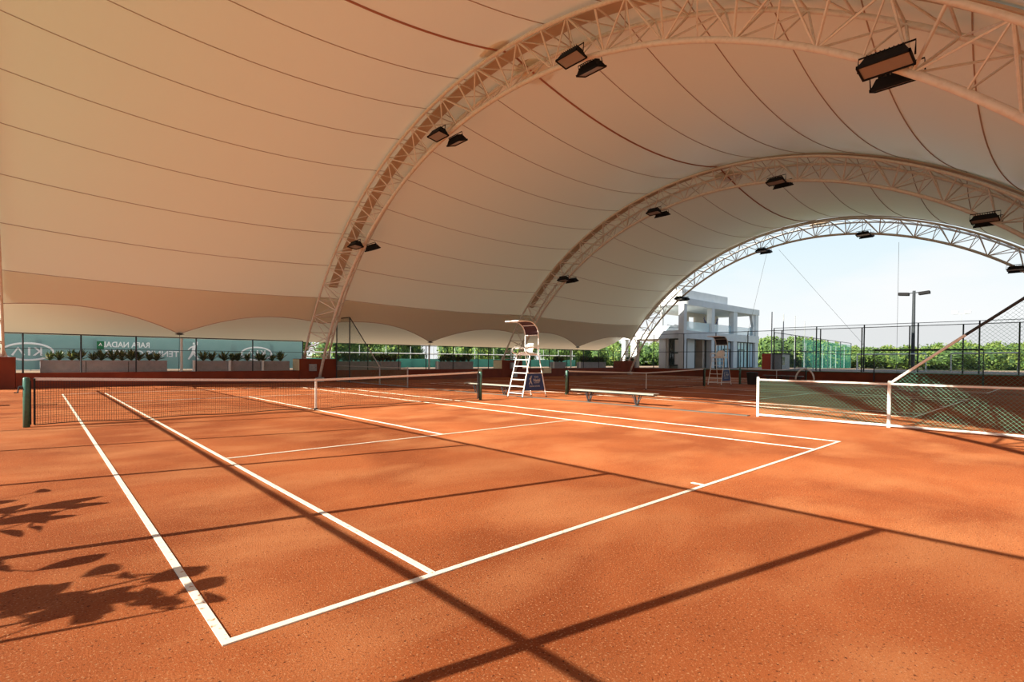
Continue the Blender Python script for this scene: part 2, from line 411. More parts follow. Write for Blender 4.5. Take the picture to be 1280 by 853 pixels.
# concrete piers
def pier(i, lab, wd=1.22):
    X = ARX[i]+(-.0)
    for sg in (1,):
        y0, y1 = 17.18, 18.30
        r = thing('concrete_pier', lab, 'pier', (X, (y0+y1)/2, 0), 0, 'painted piers under the arch feet')
        MB().bbox((-wd, y0-(y0+y1)/2, -.03), (wd, (y1-y0)/2, 1.47), .015).build('front_block', M['redwall'], r)
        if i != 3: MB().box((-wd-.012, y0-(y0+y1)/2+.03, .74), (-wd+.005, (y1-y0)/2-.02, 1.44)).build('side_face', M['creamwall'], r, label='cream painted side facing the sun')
pier(0, 'brick-red pier at the left edge under the leftmost arch')
pier(1, 'brick-red pier with cream side under the nearest arch foot')
pier(2, 'brick-red pier with cream side partly behind the white umpire chair')
pier(3, 'brick-red pier under the farthest arch, left of the white building')
# floodlights, two per bracket
fl = thing('floodlight', '', 'floodlight')
hs = MB(); hs.add([(-.34,-.20,0),(.34,-.20,0),(.34,.20,0),(-.34,.20,0),(-.26,-.13,.16),(.26,-.13,.16),(.26,.13,.16),(-.26,.13,.16)],
       [(4,5,6,7),(0,1,5,4),(1,2,6,5),(2,3,7,6),(3,0,4,7)])
hs.box((-.35,-.21,-.03),(.35,-.185,.02)).box((-.35,.185,-.03),(.35,.21,.02)).box((-.35,-.21,-.03),(-.325,.21,.02)).box((.325,-.21,-.03),(.35,.21,.02))
hs.build('housing', M['black'], fl)
MB().box((-.325,-.185,-.008),(.325,.185,.004)).build('lamp_glass', M['lens'], fl)
fn = MB()
for k in range(9): fn.box((-.24+.058*k,-.12,.155),(-.228+.058*k,.12,.21))
fn.build('cooling_fins', M['black'], fl)
MB().path([(-.37,0,.02),(-.37,0,.26),(.37,0,.26),(.37,0,.02)], .014, 6).build('bracket', M['black'], fl)
LA = [37.8, 12.2, -10.2, -37.8]
first = True
side = ['low on its left leg', 'halfway up its left half', 'just right of its crown', 'low on its right leg']
for ai in (1, 2, 3):
    for li, a in enumerate(LA):
        y, z = pol(RL, a)
        for sx in (-1, 1):
            big = 1.28
            lab = 'black floodlight on the %s, %s, %s of its pair' % (TIER[ai], side[li], 'camera-side lamp' if sx < 0 else 'far-side lamp')
            loc = (ARX[ai]+sx*.52, y-.05, z-.20)
            o = fl if first else dup(fl, loc)
            first = False
            o.location = loc; o['label'] = lab; o['group'] = 'floodlights on the arches'; o.scale = (big, big, big)
            o.rotation_euler = (0, -sx*math.radians(26), PI/2 if False else 0)
            o.rotation_euler = Matrix.Rotation(-math.radians(a)*.0, 3, 'X').to_euler()
            R_ = Matrix.Rotation(-sx*math.radians(13)-.10, 3, 'Y') @ Matrix.Rotation(PI/2, 3, 'Z')
            o.rotation_euler = R_.to_euler()

# ------------------------------------------------------------------ back fence on the low wall
def fence_y(xs, y, z0, z1, rails, name, lab, cat, pm, pr=.035, mesh=None, group=None):
    r = thing(name, lab, cat, (xs[0], y, z0), 0, group)
    for x in xs: MB().tube((x-xs[0], 0, 0), (x-xs[0], 0, z1-z0), pr, 8).build('post', pm, r)
    for z, rr in rails: MB().tube((0, 0, z-z0), (xs[-1]-xs[0], 0, z-z0), rr, 6).build('rail', pm, r)
    if mesh: MB().add([(0,0,.02),(xs[-1]-xs[0],0,.02),(xs[-1]-xs[0],0,z1-z0),(0,0,z1-z0)], [(0,1,2,3)]).build('mesh_panel', mesh, r)
    return r
def fence_x(ys, x, z0, z1, rails, name, lab, cat, pm, pr=.035, mesh=None, group=None):
    r = thing(name, lab, cat, (x, ys[0], z0), 0, group)
    for y in ys: MB().tube((0, y-ys[0], 0), (0, y-ys[0], z1-z0), pr, 8).build('post', pm, r)
    for z, rr in rails: MB().tube((0, 0, z-z0), (0, ys[-1]-ys[0], z-z0), rr, 6).build('rail', pm, r)
    if mesh: MB().add([(0,0,.02),(0,ys[-1]-ys[0],.02),(0,ys[-1]-ys[0],z1-z0),(0,0,z1-z0)], [(0,1,2,3)]).build('mesh_panel', mesh, r)
    return r
bx = [-11, -8.9, -6.72, -4.6, -2.35, .42, 3.4, 6.4]
fence_y(bx, 17.35, .72, 2.58, ((2.58, .03), (1.88, .014)), 'mesh_fence', 'dark-posted mesh fence on the low red wall, left of the nearest arch', 'fence', M['darksteel'], .035, M['meshfar'])
bx2 = [8.6, 10.93, 13.4, 15.76, 18.3, 20.9, 22.0, 24.5, 27, 29.5, 32, 34.5, 37, 39.5, 42.9]
fence_y(bx2, 17.35, .72, 2.52, ((2.50, .03), (1.85, .014)), 'mesh_fence', 'dark-posted mesh fence on the low red wall, right of the nearest arch', 'fence', M['darksteel'], .035, M['meshfar'])
# banners on the outer fence
ban = thing('windscreen_banner', 'pale teal windscreen banner with reversed white lettering behind the planters', 'banner', (-14, 23.0, .72))
MB().box((0, 0, .04), (22.6, .01, 2.14)).build('cloth', M['teal'], ban)
for k in range(10): MB().tube((k*2.5, .08, 0), (k*2.5, .08, 1.95), .03, 6).build('post', M['galv'], ban)
def on_banner(mb, x, z, name, m=None, sx=1, sy=1, label=None):
    mb.xf(Matrix.Translation((x+14, -.012, z-.72)) @ FACE_MY @ Matrix.Diagonal((sx, sy, 1, 1))); return mb.build(name, m or M['print'], ban, label=label)
on_banner(text_mb('RAFA NADAL', .46, .003, True, True), -2.15, 2.22, 'lettering', sx=.86, label='reversed white words RAFA NADAL')
on_banner(text_mb('TENNIS CENTRE', .52, .003, True, True), -1.30, 1.69, 'lettering', sx=1.0, label='reversed white words TENNIS CENTRE')
on_banner(MB().box((-.17, -.24, -.004), (.17, .24, .004)), -3.42, 2.18, 'green_square', M['greenprint'])
on_banner(text_mb('A', .26, .006, True), -3.42, 2.22, 'emblem_letter')
def player(scale=1):
    """a flat print of a player stretching up"""
    mb = MB()
    for pts, r in (([(-.30,-.55,0),(-.12,-.28,0),(0,0,0)], [.05,.07,.09]), ([(.30,-.55,0),(.14,-.30,0),(0,0,0)], [.05,.07,.09]),
                   ([(0,0,0),(.02,.20,0),(.06,.38,0)], [.09,.10,.08]), ([(.06,.36,0),(-.16,.26,0),(-.32,.10,0)], [.05,.045,.03]),
                   ([(.06,.36,0),(.22,.46,0),(.24,.66,0)], [.05,.045,.03]), ([(.04,.46,0),(.03,.52,0),(.03,.60,0)], [.05,.075,.03])):
        mb.path([tuple(c*scale for c in p) for p in pts], [q*scale for q in r], 8)
    return mb.xf(Matrix.Diagonal((1, 1, .06, 1)))
on_banner(player(.95), 1.42, 1.90, 'player_print')
def oval(rx, ry, t=.05):
    return MB().path([(rx*math.cos(a*PI/24), ry*math.sin(a*PI/24), 0) for a in range(48)], t, 6, closed=True).xf(Matrix.Diagonal((1, 1, .1, 1)))
for cx, cz, rx, ry in ((-6.6, 1.76, 1.05, .46), (5.35, 1.80, 1.0, .44)):
    on_banner(oval(rx, ry), cx, cz, 'oval_emblem')
    on_banner(text_mb('K', .62, .003, True, True), cx+.42, cz-.02, 'lettering', sx=1.0)
    on_banner(text_mb('I', .62, .003, True, True), cx+.05, cz-.02, 'lettering', sx=1.2)
    on_banner(MB().path([(-.24,-.21,0),(0,.21,0),(.24,-.21,0)], .05, 6).xf(Matrix.Diagonal((1,1,.1,1))), cx-.40, cz, 'lettering')
low = thing('windscreen', 'low dark teal windscreen beyond the planters right of the nearest arch', 'windscreen', (9, 24.5, .72))
MB().box((0, 0, .02), (33, .02, .80)).build('cloth', M['teallow'], low)
for k in range(14): MB().tube((k*2.5, .05, 0), (k*2.5, .05, 1.9), .03, 6).build('post', M['galv'], low)
MB().tube((0, .05, 1.28), (33, .05, 1.28), .05, 6).build('rail', M['white'], low, label='white handrail')

# masts and bollards behind the fence
def post_thing(name, x, y, z0, z1, r, m, lab, cat, group=None):
    t = thing(name, lab, cat, (x, y, z0), 0, group)
    MB().path([(0,0,0),(0,0,z1-z0)], r, 12).build('shaft', m, t)
    MB().path([(0,0,0),(0,0,.02)], r*2.0, 12).build('base_plate', M['galv'], t)
    MB().path([(0,0,z1-z0-.01),(0,0,z1-z0+.02)], r*1.15, 12).build('cap', m, t)
    return t
for x, l in ((-.18, 'left roof tip'), (16.45, 'middle roof tip'), (33.3, 'right roof tip')):
    post_thing('mast', x, 17.95, .72, 2.56, .065, M['white'], 'tall white mast below the %s behind the wall fence' % l, 'mast', 'white masts at the roof tips')
for x, l in ((.40, 'short white bollard just right of the left tall mast'), (2.26, 'short white bollard in front of the second planter row'), (4.11, 'short white bollard near the right end of the second planter row'),
             (17.12, 'short white bollard just right of the middle tall mast'), (30.6, 'short white bollard right of the umpire chair'), (34.5, 'short white bollard just right of the right tall mast')):
    post_thing('bollard', x, 17.78, .72, 1.33, .075, M['white'], l, 'bollard', 'white bollards behind the wall')
# white frame uprights at the arch feet are the trusses' own

# planters and plants
bodies = {}
def make_planter(x, L, lab, first_=[True]):
    t = thing('planter', lab, 'planter', (x, 18.25, .72), 0, 'grey box planters on the terrace')
    if L not in bodies: bodies[L] = (MB().bbox((0,-.28,0),(L,.28,.58), .02).mesh('box', M['planter']), MB().box((.03,-.25,.578),(L-.03,.25,.60)).mesh('soil', M['soil']))
    for nm, me in zip(('box', 'soil'), bodies[L]):
        o = bpy.data.objects.new(nm, me); C.objects.link(o); o.parent = t
    MB().box((-.01,-.29,.56),(L+.01,-.25,.605)).build('rim', M['planter'], t)
def clump(seed, kind=0):
    rnd = random.Random(seed); mb = MB()
    for i in range(34):
        az = rnd.uniform(0, 2*PI); L = rnd.uniform(.34, .62); lean = rnd.uniform(.15, 1.0); wd = rnd.uniform(.030, .052)
        c, s_ = math.cos(az), math.sin(az); pts = []
        for k in range(5):
            t = k/4; r_ = L*t*math.sin(lean)*(1+.25*t); z = L*t*math.cos(lean)-.10*t*t*lean; pts.append(Vector((c*r_, s_*r_, z)))
        vs = []
        for k, p in enumerate(pts):
            ww = wd*(.6+1.6*k/4*(1-k/4)*1.4) if k < 4 else .002
            vs += [p+Vector((-s_*ww, c*ww, .008)), p-Vector((0,0,.006)), p+Vector((s_*ww, -c*ww, .008))]
        fs = []
        for k in range(4):
            a = k*3; fs += [(a, a+1, a+4, a+3), (a+1, a+2, a+5, a+4)]
        mb.add(vs, fs)
    return mb
def flower(seed):
    rnd = random.Random(seed); mb = MB()
    for i in range(10):
        az = rnd.uniform(0, 2*PI); L = rnd.uniform(.34, .58); lean = rnd.uniform(.05, .6); c, s_ = math.cos(az), math.sin(az)
        p = Vector((c*L*math.sin(lean), s_*L*math.sin(lean), L*math.cos(lean)))
        mb.path([p*.5, p*.75, p], [.006, .022, .003], 5)
    return mb
plants = []
for k in range(4):
    t = thing('leafy_plant', '', 'plant'); clump(k+11).build('leaves', M['leafdark'], t); flower(k+50).build('bright_leaves', M['leafyel'], t); plants.append([t, False])
def put_plant(x, row_label, grp):
    i = random.randrange(4); t, used = plants[i]
    loc = (x, 18.25+random.uniform(-.08, .08), 1.31); s_ = random.uniform(.85, 1.3)
    if not used: o = t; plants[i][1] = True; o.location = loc
    else: o = dup(t, loc)
    o.rotation_euler = (0, 0, random.uniform(0, 6.28)); o.scale = (s_, s_, s_); o['label'] = row_label; o['group'] = grp
rows = [(-6.12, 1.76, 3, 'left of the tall white mast', 12), (.55, 1.76, 3, 'between the left mast and the nearest arch foot', 10), (8.85, 1.71, 3, 'just right of the nearest arch foot', 15),
        (17.45, 1.72, 2, 'right of the middle white mast', 10), (30.9, 1.7, 1, 'between umpire chair and right white mast', 6), (34.9, 1.4, 3, 'right of the right white mast', 14), (43.1, 1.6, 1, 'beyond the farthest pier', 5)]
ordn = ['left-hand box', 'middle box', 'right-hand box']
for x, L, n, where, npl in rows:
    for k in range(n):
        nm = 'single grey planter box' if n == 1 else 'grey planter, ' + (ordn[k] if n == 3 else ordn[0] if k == 0 else ordn[2])
        make_planter(x+k*L, L-.02, nm+' of the row '+where if n > 1 else nm+' '+where)
    for k in range(npl):
        put_plant(x+.2+(n*L-.4)*(k+random.uniform(.2, .8))/npl, 'spiky leafy plant in the grey planters '+where, 'plants in the planters '+where)
# electrical boxes on the piers, cream stand-ins for sunlit patches at the wall
def gear(name, lab, cat, x, y, z, sx, sy, sz, m):
    t = thing(name, lab, cat, (x, y, z)); MB().bbox((-sx/2, -sy, 0), (sx/2, 0, sz), .015).build('case', m, t)
    MB().box((-sx/2+.03, -sy-.012, .03), (sx/2-.03, -sy+.002, sz-.03)).build('door', m, t); MB().box((sx/2-.08, -sy-.03, sz*.45), (sx/2-.06, -sy-.01, sz*.6)).build('latch', M['darksteel'], t); return t
gear('electrical_box', 'grey-green electrical box on the pier of the nearest arch', 'electrical box', 6.95, 17.18, .70, .46, .16, .44, M['galv'])
gear('electrical_box', 'grey electrical box on the pier behind the umpire chair', 'electrical box', 24.5, 17.18, .75, .5, .16, .5, M['galv'])
gear('sunlit_patch_block', 'cream block standing in for a sunlit patch at the wall front left of the umpire chair', 'box', 20.9, 17.2, .42, .34, .14, .30, M['creamwall'])  # added block, its cream colour stands in for a sunlit patch
gear('sunlit_patch_block', 'cream block standing in for a sunlit patch at the wall front right of the umpire chair', 'box', 28.9, 17.2, .30, 1.1, .16, .50, M['creamwall'])  # wider added block, sunlight put into its cream colour

# ------------------------------------------------------------------ chain-link court dividers
def clipped_wires(inside, u0, u1, v0, v1, p, r, to3):
    """diamond mesh: lines u+v=c and u-v=c clipped to a convex region"""
    mb = MB()
    for sgn in (1, -1):
        c = -40*p*2
        lo, hi = (u0+v0, u1+v1) if sgn > 0 else (u0-v1, u1-v0)
        k = math.floor(lo/p)
        while k*p <= hi:
            c = k*p; k += 1
            # march along v
            pts = []
            N = 60
            for i in range(N+1):
                v = v0+(v1-v0)*i/N; u = c-sgn*v
                if inside(u, v): pts.append((u, v))
            if len(pts) >= 2:
                a, b = pts[0], pts[-1]
                mb.tube(to3(*a), to3(*b), r, 3)
    return mb
def divider(ymir, lab1):
    """low white-framed section, then a sloping rail up to full height; ymir=-1 towards the camera, +1 towards the back wall"""
    y0, y1, yt, ye = (9.0, 11.95, 15.75, 17.1) if ymir > 0 else (9.0, 11.95, 15.6, 20.0)
    yshift = -.5 if ymir > 0 else 0
    X = 8.95 if ymir < 0 else 8.55
    y0 += yshift; y1 += yshift; yt += yshift
    t = thing('chain_link_fence', lab1, 'fence', (X, 0, 0))
    f = lambda y, z: (0, ymir*y, z)
    wp = .036; H = 1.06; HT = 4.1
    frm = M['white'] if ymir < 0 else M['galv']
    slope = (HT-H)/(yt-y1)
    for y in (y0, y1): MB().path([f(y, 0), f(y, H+.02), f(y, H+.05)], [wp, wp, wp*.6], 10).build('post', frm, t)
    MB().tube(f(y0, H-.03), f(ye, H-.03), .024, 8).build('top_rail', frm, t)
    MB().tube(f(y0, .05), f(ye, .05), .028, 8).build('bottom_rail', frm, t)
    ym = y1+(yt-y1)*.36; zm = H+(HT-H)*.36
    MB().tube(f(y1, H-.02), f(ym, zm), .030, 8).build('sloping_rail', frm, t)
    MB().tube(f(ym, zm), f(yt, HT), .030, 8).build('sloping_rail', M['darksteel'], t)
    for y in ((yt,) if ymir < 0 else (yt, ye)): MB().tube(f(y, 0), f(y, HT), .04, 8).build('tall_post', M['darksteel'], t)
    MB().tube(f(yt, HT), f(ye, HT), .03, 8).build('high_rail', M['darksteel'], t)
    def inside(u, v):
        if u < y0 or u > ye: return False
        if u < y1: return .05 <= v <= H-.03
        return .05 <= v <= min(HT, H+(u-y1)*slope)
    # small wire pitch; spirals drawn as two straight families
    clipped_wires(inside, y0, ye, .05, HT, .085, .0021, lambda u, v: f(u, v)).build('chain_mesh', M['chain'], t)
    return t
divider(-1, 'white-framed chain-link divider at right, stepping up along a slanted rail')
divider(1, 'thin grey-framed chain-link divider in front of the back wall, behind the net')

# tall fence left of the camera (its shadow crosses the court)
XL = -8.92
r = thing('perimeter_fence', 'tall dark mesh fence along the open left side of the court', 'fence', (XL, 0, 0))
for y in range(-21, 16, 3): MB().tube((0, y, 0), (0, y, 4.88), .045, 8).build('post', M['darksteel'], r)
for z, q in ((4.88, .030), (2.67, .026), (.08, .03)): MB().tube((0, -21, z), (0, 15, z), q, 8).build('rail', M['darksteel'], r)
MB().add([(0,-21,.05),(0,15,.05),(0,15,4.88),(0,-21,4.88)], [(0,1,2,3)]).build('mesh_panel', M['meshshade'], r)
for (y, z0, z1, wd) in ((7.25, .82, 1.14, .55), (7.1, 1.42, 1.78, .35)):
    t = tag(MB().bbox((XL+.03, y-wd/2, z0), (XL+.06, y+wd/2, z1), .008).build('sign_board', M['whitew']), 'small plain board hung on the left perimeter fence, %s one' % ('lower' if z0 < 1 else 'upper'), 'board')

# ------------------------------------------------------------------ nets
def net(cx, lab, pitch=.045, wr_=.0032):
    t = thing('tennis_net', lab, 'tennis net', (cx, 0, 0), 0, 'nets of the three courts')
    H = lambda x: .914+(1.07-.914)*min(1, abs(x)/6.3)**1.15
    bot = lambda x: .03+.03*math.sin(abs(x)*1.4)**2*(1 if abs(x) > .5 else 0)
    xs = [-6.27+12.54*k/60 for k in range(61)]
    mb = MB(); n = int(12.54/pitch)
    for k in range(n+1):
        x = -6.27+12.54*k/n; mb.tube((x, 0, bot(x)), (x, 0, H(x)-.03), wr_, 3)
    for j in range(int(.88/pitch)):
        z = .06+j*pitch
        mb.path([(x, 0, z+(H(x)-.914)*(j*pitch/.88)+bot(x)-.03) for x in xs], wr_, 3)
    mb.build('net_mesh', M['net'], t)
    vs = []; fs = []
    for x in xs: vs += [(x, -.008, H(x)-.062), (x, .008, H(x)-.062), (x, .010, H(x)), (x, -.010, H(x))]
    for k in range(60):
        for j in range(4): fs.append((k*4+j, k*4+(j+1) % 4, k*4+4+(j+1) % 4, k*4+4+j))
    fs += [(0,1,2,3), (240,241,242,243)]
    MB().add(vs, fs).build('top_band', M['whitew'], t)
    MB().path([(x, 0, bot(x)) for x in xs], .011, 6).build('bottom_cord', M['cord'], t)
    MB().path([(-6.38, 0, 1.045), (-6.27, 0, 1.05)], .004, 5).build('headline_cable', M['cord'], t)
    MB().path([(6.38, 0, 1.045), (6.27, 0, 1.05)], .004, 5).build('headline_cable', M['cord'], t)
    MB().box((-.027, -.014, .0), (.027, .014, .92)).build('centre_strap', M['whitew'], t)
    MB().bbox((-.05, -.03, 0), (.05, .03, .05), .006).build('strap_anchor', M['cord'], t)
    for s in (-1, 1):
        MB().path([(s*6.27, 0, bot(6.15)), (s*6.27, 0, 1.05)], .022, 6).build('side_band', M['cord'], t)
        p = MB().path([(s*6.40, 0, 0), (s*6.40, 0, 1.05), (s*6.40, 0, 1.075)], [.062, .062, .045], 14).build('post', M['greenpost'], t, True)
        MB().box((s*6.40-s*.06-.02, -.02, .05), (s*6.40-s*.06+.02, .02, 1.0)).build('lacing_bar', M['cord'], p)
        if s < 0:
            mb = MB(); mb.path([(s*6.40-.05, 0, .86), (s*6.40-.12, 0, .86)], .035, 8); mb.path([(s*6.40-.12, 0, .88), (s*6.40-.14, 0, .74)], .014, 6)
            mb.path([(s*6.40-.14, 0, .75), (s*6.40-.20, 0, .75)], .012, 6); mb.build('winder_crank', M['darksteel'], p)
    return t
net(0, 'black tennis net with white band in the foreground, left of the umpire chair')
net(17.8, 'black tennis net behind the bench, left post pale green in the sun', .06, .0027)
net(35.6, 'small distant tennis net just right of the far umpire chair', .09, .004)

# ------------------------------------------------------------------ umpire chairs
def umpire(lab, loc, shade_col):
    t = thing('umpire_chair', lab, 'umpire chair', loc, 0, 'umpire chairs')
    W_ = .42                                    # half width along Y; x grows away from the court
    zt = 1.74
    for s in (-1, 1):
        y = s*W_
        MB().path([(-.45, y, 0), (.02, y*.9, zt)], .022, 8).build('ladder_rail', M['white'], t)
        MB().path([(.95, y*1.02, 0), (.52, y*.9, zt)], .020, 8).build('rear_leg', M['white'], t)
        MB().path([(-.40, y, .20), (.90, y*1.02, .20)], .014, 6).build('base_tube', M['white'], t)
        # armrest loops
        MB().path([(.02, y*.9, zt+.02), (-.17, y*.9, zt+.05), (-.26, y*.9, zt+.13), (-.24, y*.9, zt+.24), (-.12, y*.9, zt+.30), (.40, y*.9, zt+.30), (.50, y*.9, zt+.22), (.50, y*.9, zt)], .024, 8).build('armrest', M['white'], t)
        # canopy posts
        pts = [(.50, y*.9, zt-.02), (.50, y*.9, 2.52)]
        for k in range(1, 8):
            a = k/7*PI/2*.98; pts.append((.50-.58*(1-math.cos(a))*1.0, y*.9, 2.52+.56*math.sin(a)))
        pts.append((-.62, y*.9, 3.075))
        MB().path(pts, .022, 8).build('canopy_post', M['white'], t)
    for k in range(6):
        z = .18+k*.27; f_ = z/zt; x = -.45+.47*f_; yw = W_*(1-.1*f_)
        MB().bbox((x-.05, -yw, z-.012), (x+.09, yw, z+.018), .006).build('step', M['white'], t)
    # canopy: cross bars and shade cloth
    def arc(s_): 
        a = s_*PI/2*.98; return (.50-.58*(1-math.cos(a)), 2.52+.56*math.sin(a))
    for q in (0.03, .55): x, z = arc(q); MB().tube((x, -W_*.9, z), (x, W_*.9, z), .018, 6).build('cross_bar', M['white'], t)
    MB().bbox((-.66, -W_*.9-.02, 3.05), (-.30, W_*.9+.02, 3.10), .01).build('front_board', M['white'], t)
    vs = []; fs = []
    for k in range(11):
        x, z = arc(.05+.93*k/10)
        vs += [(x, -W_*.86, z+.004), (x, W_*.86, z+.004), (x+.008, W_*.86, z+.014), (x+.008, -W_*.86, z+.014)]
    for k in range(10):
        for j in range(4): fs.append((k*4+j, k*4+(j+1) % 4, k*4+4+(j+1) % 4, k*4+4+j))
    fs += [(0,1,2,3), (40,41,42,43)]
    MB().add(vs, fs).build('shade_cloth', shade_col, t)
    # seat: bucket with rounded back
    mb = MB(); mb.bbox((.02, -.36, zt-.02), (.50, .36, zt+.05), .02); mb.build('seat_base', M['white'], t)
    vs = []; N = 14
    for i in range(9):
        h_ = i/8
        for j in range(N):
            a = -1.25+2.5*j/(N-1)
            rr = .235+.03*h_
            x = .22+math.cos(a)*rr*.85; y = math.sin(a)*rr*1.05; z = zt+.06+(.42*h_)*(1-.45*(abs(a)/1.25)**3)
            vs.append((x+.05*h_, y, z))
    fs = [(i*N+j, i*N+j+1, (i+1)*N+j+1, (i+1)*N+j) for i in range(8) for j in range(N-1)]
    o = MB().add(vs, fs).build('seat_back', M['white'], t, True); sm = o.modifiers.new('solid', 'SOLIDIFY'); sm.thickness = .025
    MB().bbox((-.02, -.24, zt+.05), (.42, .24, zt+.10), .02).build('seat_pan', M['white'], t)
    MB().bbox((-.14, .10, zt+.24), (.16, .36, zt+.27), .01).build('writing_tray', M['white'], t)
    # banner on both sides
    for s in (-1,):
        y = s*(W_+.005); y2 = s*(W_*.94)
        zlo, zhi = .30, .99
        xl = -.45+.47*zlo/zt+.03; xh = -.45+.47*zhi/zt+.03; rl = .95-.43*zlo/zt-.03; rh = .95-.43*zhi/zt-.03
        vs = [(xl, y, zlo), (rl, y, zlo), (rh, y2, zhi), (xh, y2, zhi), (xl, y-s*.012, zlo), (rl, y-s*.012, zlo), (rh, y2-s*.012, zhi), (xh, y2-s*.012, zhi)]
        b = MB().add(vs, [(0,1,2,3),(4,5,6,7),(0,1,5,4),(1,2,6,5),(2,3,7,6),(3,0,4,7)]).build('side_banner', M['blue'], t, label='navy blue side banner with pale print')
        MB().tube((xh, y2, zhi), (rh, y2, zhi), .014, 6).build('banner_bar', M['white'], t)
        def on(mb_, x, z, nm):
            mir = Matrix.Diagonal((1 if s < 0 else -1, 1, 1, 1))
            tilt = Matrix.Rotation(s*.036, 4, 'X')
            mb_.xf(Matrix.Translation((x, s*(W_+.012)-s*(z-.30)*.036, z)) @ tilt @ FACE_MY @ mir); mb_.build(nm, M['paleprint'], b)
        mx = .22
        on(player(.30), mx-.20, .70, 'player_print')
        on(text_mb('RAFA', .10, .002), mx+.14, .83, 'lettering'); on(text_mb('Nadal', .17, .002, bold=True), mx+.16, .70, 'lettering')
        on(text_mb('ACADEMY', .07, .002), mx+.16, .60, 'lettering'); on(text_mb('TENNIS CENTRE', .085, .002), mx+.03, .46, 'lettering')
    for s in (-1, 1):
        for x in (-.45, .95): MB().path([(x, s*W_*1.01, 0), (x, s*W_*1.01, .04)], .035, 8).build('rubber_foot', M['cord'], t)
    return t
umpire('white umpire chair with navy side banner beside the foreground net', (8.72, .05, 0), M['shade'])
umpire('smaller white umpire chair in the distance in front of the white building', (26.2, .10, 0), M['darksteel'])

# ------------------------------------------------------------------ benches
def bench(lab, x, y, L, seat=M['bench']):
    t = thing('bench', lab, 'bench', (x, y, 0), 0, 'courtside benches')
    MB().bbox((-.19, -L/2, .385), (.19, L/2, .435), .012).build('seat', seat, t)
    MB().bbox((-.13, -L/2+.05, .35), (.13, L/2-.05, .387), .006).build('under_frame', M['darksteel'], t)
    for s in (-1, 1):
        yy = s*L*.29; mb = MB()
        for sx in (-1, 1):
            mb.path([(sx*.15, yy, .36), (sx*.05, yy, 0)], .022, 6)
            mb.path([(sx*.08, yy+.14, .36), (sx*.05, yy, .0)], .014, 6); mb.path([(sx*.08, yy-.14, .36), (sx*.05, yy, 0)], .014, 6)
        mb.bbox((-.10, yy-.05, 0), (.10, yy+.05, .02), .004); mb.build('leg', M['darksteel'], t)
    return t
bench('long pale bench to the right of the white umpire chair', 9.22, -3.95, 3.5)
bench('long pale bench to the left of the white umpire chair', 9.05, 2.45, 3.3)
bench('small pale bench in shade beyond the right-hand mesh, far left of the hoop', 38.5, 1.2, 1.6)
bench('small pale bench in shade beyond the right-hand mesh, just left of the hoop', 38.0, -.35, 1.4)
# hoop and bin in the distance
t = thing('white_hoop', 'small white arched tube standing near the far net post', 'hoop', (37.2, -1.4, 0))
MB().path([(0, -.62+.62*(1-math.cos(a*PI/16)), .15+.85*math.sin(a*PI/16)) for a in range(17)], .055, 8).build('arched_tube', M['white'], t, True)
MB().bbox((-.2, -.72, 0), (.2, -.52, .16), .02).build('base_weight', M['cord'], t); MB().bbox((-.2, .52, 0), (.2, .72, .16), .02).build('base_weight', M['cord'], t)
t = thing('waste_bin', 'black bin in shade just left of the distant net', 'bin', (29.3, -.75, 0))
MB().path([(0,0,0), (0,0,.1), (0,0,.72), (0,0,.76)], [.26, .28, .34, .33], 16).build('body', M['cord'], t); MB().path([(0,0,.76), (0,0,.80), (0,0,.84)], [.36, .36, .12], 16).build('lid', M['cord'], t)

# ------------------------------------------------------------------ end fences
ys = [-18, -15, -12.3, -9.5, -6.5, -3.5, -.6, 2.4, 5.3, 8.3, 11.6, 15.0]
fence_x(ys, 43.45, .75, 4.31, ((4.30, .03), (2.44, .03)), 'perimeter_fence', 'dark posted perimeter fence on the green-topped end wall, nearer of two', 'fence', M['darksteel'], .045, M['meshfar'])
fence_x([-17.5, -13.6, -10, -6.4, -2.8, .8, 4.4], 47.2, .72, 4.75, ((4.74, .025),), 'perimeter_fence', 'second dark posted fence beyond the end wall', 'fence', M['darksteel'], .05, M['meshfar'])
# door frames of dark tube in the end fence
t = thing('fence_gate', 'wide dark tube gate frame in the end fence below the lamp post', 'gate', (43.1, -6.3, 0))
MB().path([(0, 1.9, 0), (0, 1.9, 2.5), (0, -4.3, 2.5), (0, -4.3, 0)], .05, 8).build('gate_frame', M['darksteel'], t)
MB().tube((0, 1.9, 1.0), (0, -4.3, 1.0), .025, 6).build('cross_rail', M['chain'], t); MB().add([(0,-4.3,.05),(0,1.9,.05),(0,1.9,2.5),(0,-4.3,2.5)], [(0,1,2,3)]).build('mesh_panel', M['meshfar'], t)

# ------------------------------------------------------------------ building
bx0, by0 = 44.7, 12.3
bl = thing('building', 'two-storey white concrete clubhouse with open upper terrace beyond the end fence', 'building', (bx0, by0, .72))
G0 = .72
def B(mb, nm, m, parent=None, label=None):
    mb.xf(Matrix.Translation((-bx0, -by0, -G0))); return mb.build(nm, m, parent or bl, label=label)
colx = [(44.7, 45.35), (51.0, 51.7), (56.6, 57.6), (63.0, 63.9)]
DEEP = 7.6
for a, b_ in colx: B(MB().bbox((a, by0, G0), (b_, by0+.6, 7.55), .02), 'column', M['concrete'])
for a, b_ in (colx[0], colx[2], colx[3]): B(MB().bbox((a, by0+DEEP-.5, G0), (b_, by0+DEEP, 3.95), .02), 'column', M['concrete'])
